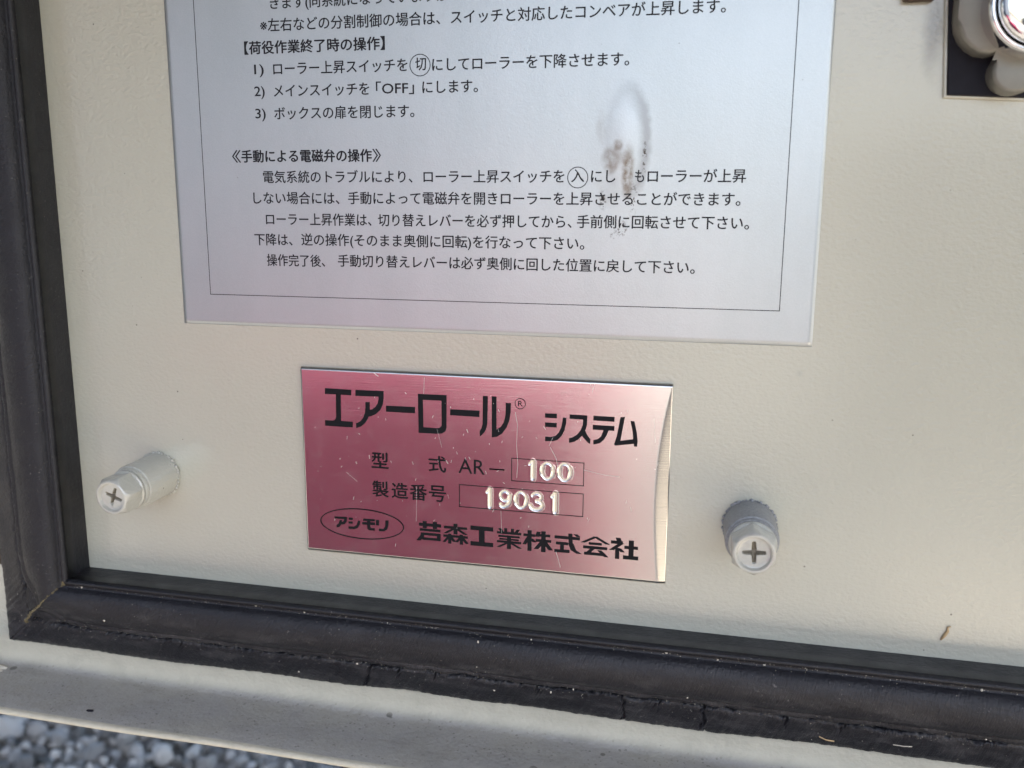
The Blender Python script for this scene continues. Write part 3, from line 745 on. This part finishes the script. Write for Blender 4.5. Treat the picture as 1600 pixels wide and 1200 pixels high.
# ------------------------------------------------------------------ painted stud screws
def stud_screw(u, v, tilt, spin, label, seed, body='paint'):
    random.seed(seed)
    root = empty('stud_screw', P(u, v, 0))
    tag(root, label, 'screw', 'screws in welded studs beside the name plate')
    rot = Matrix.Rotation(tilt[0], 4, 'X') @ Matrix.Rotation(tilt[1], 4, 'Z') @ Matrix.Rotation(spin, 4, 'Y')
    def put(name, bm, dh=0.0, smooth=True, parent=root, mat=M['paint'], auto=True):
        me = bm_mesh(name, bm)
        me.transform(rot)
        for q in me.vertices: q.co += P(u, v, dh)
        o = link(name, me, mat, parent, smooth)
        if auto and smooth:
            o.data.set_sharp_from_angle(angle=R(38))
        return o
    put('boss', lathe([(5.15, -0.6), (5.15, 0.5), (5.1, 9.3), (4.95, 9.75), (4.6, 9.9), (0, 9.9)], 56), mat=M[body])
    # split paint bead round the weld
    bm = bmesh.new()
    for k in range(60):
        a = 2 * math.pi * k / 60 + random.uniform(-.05, .05); r = random.uniform(.15, .40)
        ret = bmesh.ops.create_icosphere(bm, subdivisions=2, radius=1.0)
        c = P(5.25 * math.cos(a), 5.25 * math.sin(a), random.uniform(-.05, .5))
        for q in ret['verts']: q.co = c + q.co * r * MM
    o = put('weld_bead', bm, mat=M[body]); o['kind'] = 'stuff'
    put('washer', lathe([(0, 9.85), (4.55, 9.85), (4.75, 10.1), (4.75, 10.75), (4.6, 10.95), (3.4, 10.95)], 56), mat=M[body])
    put('washer', lathe([(3.0, 10.9), (4.35, 10.95), (4.5, 11.15), (4.5, 11.6), (4.3, 11.8), (3.0, 11.85)], 56))
    # hexagon head with a dished top and a cross recess
    bm = bmesh.new()
    n = 96; AF = 3.95; rtop = 3.55
    prof_ = [(0, 11.8), (1.0, 12.0), (1.0, 15.9), (2, 16.55), (3, 16.75), (4, 16.7), (5, 16.35), (6, 16.0), (7, 15.9)]
    rings = []
    def rad(k, lev):
        a = 2 * math.pi * k / n
        hexr = AF / math.cos(((a + math.pi / 6) % (math.pi / 3)) - math.pi / 6)
        return {0: hexr * .99, 1.0: hexr, 2: min(hexr, 3.98) , 3: rtop, 4: 3.25, 5: 3.05, 6: 2.95, 7: 2.6}[lev]
    for lev, h in prof_:
        ring = []
        for k in range(n):
            a = 2 * math.pi * k / n; r = rad(k, lev)
            hh_ = h
            if lev == 1.0 and h > 13: hh_ = h - max(0, (r - AF)) * 0.9
            if lev == 2: r = min(r, 3.85)
            ring.append(bm.verts.new(P(r * math.cos(a), r * math.sin(a), hh_)))
        rings.append(ring)
    for A, B in zip(rings, rings[1:]):
        for k in range(n): bm.faces.new((A[k], A[(k + 1) % n], B[(k + 1) % n], B[k]))
    # dished floor as a polar grid sunk into a cross
    prev = rings[-1]
    rs = [2.4 - 0.1 * i for i in range(24)]
    for r in rs:
        ring = []
        for k in range(n):
            a = 2 * math.pi * k / n
            x, y = r * math.cos(a), r * math.sin(a)
            arm = min(abs(x), abs(y)); far = max(abs(x), abs(y))
            wd = 0.50 - 0.08 * far
            s_ = max(0.0, min(1.0, (wd - arm) / 0.16)) * max(0.0, min(1.0, (2.15 - far) / 0.25))
            ring.append(bm.verts.new(P(x, y, 15.9 - s_ * (1.5 - 0.35 * far))))
        for k in range(n): bm.faces.new((prev[k], prev[(k + 1) % n], ring[(k + 1) % n], ring[k]))
        prev = ring
    bm.faces.new(prev)
    o = put('bolt_head', bm)
    o.data.materials.append(M['grime'])
    for f in o.data.polygons:
        c = sum((o.data.vertices[i].co for i in f.vertices), Vector()) / len(f.vertices) / MM
        if math.hypot(c.x - u, c.z - v) < 2.6 and -c.y < 15.55 + abs(c.x - u) * 0.05: f.material_index = 1
    return root
stud_screw(-125.4, -61.4, (R(2.0), R(-2.5)), R(20), 'cream painted cross head screw on a stud left of the name plate', 3)
stud_screw(7.9, -62.3, (R(-1.0), R(1.5)), R(-3), 'cross head screw on a speckled stud coloured as in shade, right of the name plate', 5, 'paint_shaded')

# ------------------------------------------------------------------ latch, upper right
latch = empty('door_latch', P(48, 30))
tag(latch, 'chrome round push latch on a black square plate in the upper right corner', 'latch')
bm = bmesh.new()
def prism(bm, pts_, h0, h1, bev=0.0):
    lo = [bm.verts.new(P(a, b, h0)) for a, b in pts_]; hi = [bm.verts.new(P(a, b, h1)) for a, b in pts_]
    n = len(pts_); top = bm.faces.new(hi); bm.faces.new(lo[::-1])
    for k in range(n): bm.faces.new((lo[k], lo[(k + 1) % n], hi[(k + 1) % n], hi[k]))
    if bev: bmesh.ops.bevel(bm, geom=list(top.edges), offset=bev * MM, segments=3, profile=0.5, affect='EDGES')
prism(bm, [(36.45, 19.35), (76, 17.0), (76, 58), (33.6, 58)], 0.0, .7, .25)
link('painted_surround', bm_mesh('painted_surround', bm), M['door_paint'], latch)
bm = bmesh.new()
prism(bm, [(36.95, 19.75), (75, 17.6), (75, 57), (34.2, 57)], .3, 1.3, .3)
link('backing_plate', bm_mesh('backing_plate', bm), M['black'], latch)
# lobed escutcheon: rounded shoulder and lower lug
H1 = 6.0
sh = [(36.6, 58)] + [(36.6, 45), (36.5, 33.5), (36.55, 31.6), (36.9, 29.8), (37.7, 28.2), (38.9, 26.9), (40.4, 26.0), (42.0, 25.7), (43.2, 25.9), (43.9, 26.3)]
lug = [(46.6 + 3.9 * math.cos(R(a)), 22.9 + 3.6 * math.sin(R(a))) for a in (150, 165, 180, 195, 210, 225, 240, 255, 270, 285, 300, 315, 330, 345, 360)]
bm = bmesh.new()
prism(bm, sh + lug + [(52, 26), (60, 28), (60, 58)], .9, H1, .7)
o = link('escutcheon', bm_mesh('escutcheon', bm), M['satin'], latch, True)
o.data.set_sharp_from_angle(angle=R(50))
def lathe_at(name, prof_, u, v, mat, n=96):
    me = bm_mesh(name, lathe(prof_, n))
    for q in me.vertices: q.co += P(u, v, 0)
    return link(name, me, mat, latch, True)
KU, KV = 48.0, 32.8
lathe_at('trim_ring', [(8.1, H1 - 1), (8.1, H1 + 4.6), (7.95, H1 + 5.2), (7.6, H1 + 5.5), (7.25, H1 + 5.4), (7.1, H1 + 5.0), (7.05, H1 + 3)], KU, KV, M['chrome'])
lathe_at('push_knob', [(6.9, H1 - 1), (6.9, H1 + 5.4), (6.8, H1 + 6.1), (6.5, H1 + 6.6), (6.0, H1 + 6.85), (5.0, H1 + 7.0), (3.0, H1 + 7.12), (1.2, H1 + 7.16), (0, H1 + 7.17)], KU, KV, M['chrome'])
bm = bmesh.new(); box_bm(bm, (28.3, 35.4, .02), (33.6, 46, 2.2), .6)
o = link('rubber_bumper', bm_mesh('rubber_bumper', bm), M['rust'], None)
tag(o, 'brown worn bumper block at the top edge, just left of the black latch plate', 'bumper')

# ------------------------------------------------------------------ ground, truck and added light helpers around the box
GZ = -0.60
def mat_gravel():
    s = NT('gravel_ground')
    v1 = s.voro(38, out='Color'); d1 = s.voro(38)
    hsv = s.sep(v1)
    stone = s.mix(hsv[0], (0.15, 0.155, 0.165), (0.46, 0.45, 0.43))
    gap = s.ramp(d1, [(0.35, 0.0), (0.75, 1.0)])
    col = s.mix(gap, stone, (0.035, 0.036, 0.032))
    col = s.mix(0.6, col, (0.20, 0.18, 0.15))
    s.set(Base_Color=col, Roughness=0.9, Normal=s.bump(d1, 1.0, -0.012))
    return s.m
me = bpy.data.meshes.new('ground')
me.from_pydata([(-150, -150, GZ), (150, -150, GZ), (150, 150, GZ), (-150, 150, GZ)], [], [(0, 1, 2, 3)])
ground = link('ground', me, mat_gravel()); tag(ground, kind='structure')

def mat_stone(name, a, b):
    s = NT(name)
    ri = s.n('ObjectInfo').outputs['Random']
    c = s.mix(ri, a, b)
    c = s.mix(s.math('MULTIPLY', s.ramp(s.noise(45, 5, 0.7), [(0.4, 0.0), (0.7, 1.0)]), 0.45), c, (0.62, 0.61, 0.57))
    s.set(Base_Color=c, Roughness=0.85, Normal=s.bump(s.noise(160, 4), 0.6, 0.002))
    return s.m
sm = [mat_stone('grey_stone', (0.16, 0.165, 0.17), (0.48, 0.475, 0.46)), mat_stone('pale_stone', (0.55, 0.55, 0.54), (0.80, 0.78, 0.73)),
      mat_stone('dark_stone', (0.06, 0.07, 0.065), (0.2, 0.2, 0.21))]
stones = []
for k in range(12):
    bm = bmesh.new(); bmesh.ops.create_icosphere(bm, subdivisions=2, radius=1.0)
    cuts = [Vector((random.gauss(0, 1), random.gauss(0, 1), random.gauss(0, 1))).normalized() for _ in range(13)]
    for q in bm.verts:
        for c in cuts:
            d = q.co.dot(c) - 0.62
            if d > 0: q.co -= c * d
        q.co *= 1 + 0.08 * noise.noise(q.co * 2 + Vector((k, 0, 0)))
    me = bm_mesh('stone', bm); me.materials.append(sm[(0, 1, 0, 2, 0, 1)[k % 6]])
    stones.append(me)
random.seed(21)
placed = []; tries = 0
while len(placed) < 295 and tries < 60000:
    tries += 1
    x = random.uniform(-0.92, -0.34); y = random.uniform(0.52, 0.72)
    if y > 0.66 + (x + .34) * -0.05 + .03 or (x > -0.5 and y < 0.58): continue
    r = random.choice([.008, .010, .012, .015, .019]) * random.uniform(.8, 1.2)
    if any((x - a) ** 2 + (y - b) ** 2 < ((r + c) * 0.86) ** 2 for a, b, c in placed): continue
    placed.append((x, y, r))
for i, (x, y, r) in enumerate(placed):
    o = bpy.data.objects.new('stone', stones[random.randrange(12)]); COL.objects.link(o)
    o.location = (x, y, GZ + r * 0.35); o.rotation_euler = (random.uniform(0, 6), random.uniform(0, 6), random.uniform(0, 6))
    o.scale = (r * random.uniform(.85, 1.25), r * random.uniform(.75, 1.1), r * random.uniform(.6, .9))
    o.parent = ground
# loose small gravel between and around the stones
V = []; F = []
bmt = bmesh.new(); bmesh.ops.create_icosphere(bmt, subdivisions=1, radius=1.0)
bv = np.array([v.co[:] for v in bmt.verts]); bf = np.array([[v.index for v in f.verts] for f in bmt.faces]); bmt.free()
N = 9000
cx = rng.uniform(-1.5, 0.5, N); cy = rng.uniform(0.25, 1.4, N); rr = rng.uniform(.003, .009, N)
an = rng.uniform(0, 6.28, N)
for i in range(N):
    q = bv * (1 + 0.25 * rng.standard_normal((len(bv), 1)) * 0.6)
    q = q * np.array([1.2, .9, .7]) * rr[i]
    c, s = math.cos(an[i]), math.sin(an[i])
    q = np.stack([q[:, 0] * c - q[:, 1] * s + cx[i], q[:, 0] * s + q[:, 1] * c + cy[i], q[:, 2] + GZ + rr[i] * .3], 1)
    V.append(q); F.append(bf + i * len(bv))
gm = NT('small_gravel'); gc = gm.voro(60, out='Color'); gm.set(Base_Color=gm.mix(gm.sep(gc)[0], (0.03, 0.034, 0.03), (0.50, 0.485, 0.45)), Roughness=0.9)
o = link('gravel', from_np('gravel', np.concatenate(V), np.concatenate(F)), gm.m); tag(o, 'fine grey gravel between the larger stones below the door edge', 'gravel', kind='stuff')

def wbox(name, a, b, mat, bevel=0.0, parent=None):
    bm = bmesh.new(); r = bmesh.ops.create_cube(bm, size=1.0)
    for v in r['verts']:
        v.co = Vector([(a[i] + b[i]) / 2 + v.co[i] * abs(b[i] - a[i]) for i in range(3)])
    if bevel: bmesh.ops.bevel(bm, geom=list(bm.edges), offset=bevel, segments=3, profile=.5, affect='EDGES')
    return link(name, bm_mesh(name, bm), mat, parent)
# unseen truck over the control box, its overhang added to block sky and sun
bed = simple('bed_steel', (0.10, 0.12, 0.15), 0.5, 0.0, 8)
o = wbox('truck_box', (-0.60, 0.03, -0.108), (0.45, 0.30, 0.118), M['paint']); tag(o, kind='structure')
o = wbox('truck_bed_blocker', (-2.5, -0.25, 0.13), (2.5, 1.0, 0.62), bed); tag(o, kind='structure')
# unseen dark box added at the viewer's left behind the camera to darken reflections
o = wbox('dark_side_blocker', (-4.2, -6.0, GZ + .25), (-1.5, -1.6, 1.5), bed, .05); tag(o, kind='structure')
# unseen red block added in front, inferred from the red mirrored in the plate
o = wbox('red_mirrored_block', (-0.82, -1.30, GZ), (-0.15, -0.92, -0.195), M['red'], 0.01); tag(o, kind='structure')
o = wbox('dark_reflection_block', (0.29, -2.3, GZ), (2.4, -1.6, 0.16), simple('blocker_dark', (0.07, 0.065, 0.06), 0.8, 0.0, 6), .01); tag(o, kind='structure')  # unseen dark block added to darken the panel's reflection at the right
o = wbox('bounce_board', (0.26, -1.58, GZ + .01), (1.9, -0.45, GZ + .05), simple('board_bounce_pale', (0.52, 0.45, 0.34), 0.7, 0.0, 9), .004); tag(o, kind='structure')  # unseen pale slab added to bounce warm light onto plate edge and panel
o = wbox('bounce_slab', (-1.2, -14, GZ - .2), (9, -2.35, GZ + .012), simple('slab_bounce_pale', (0.34, 0.32, 0.285), 0.85, 0.0, 5), .004); tag(o, kind='structure')  # unseen pale surface added to brighten the sticker's lower reflection
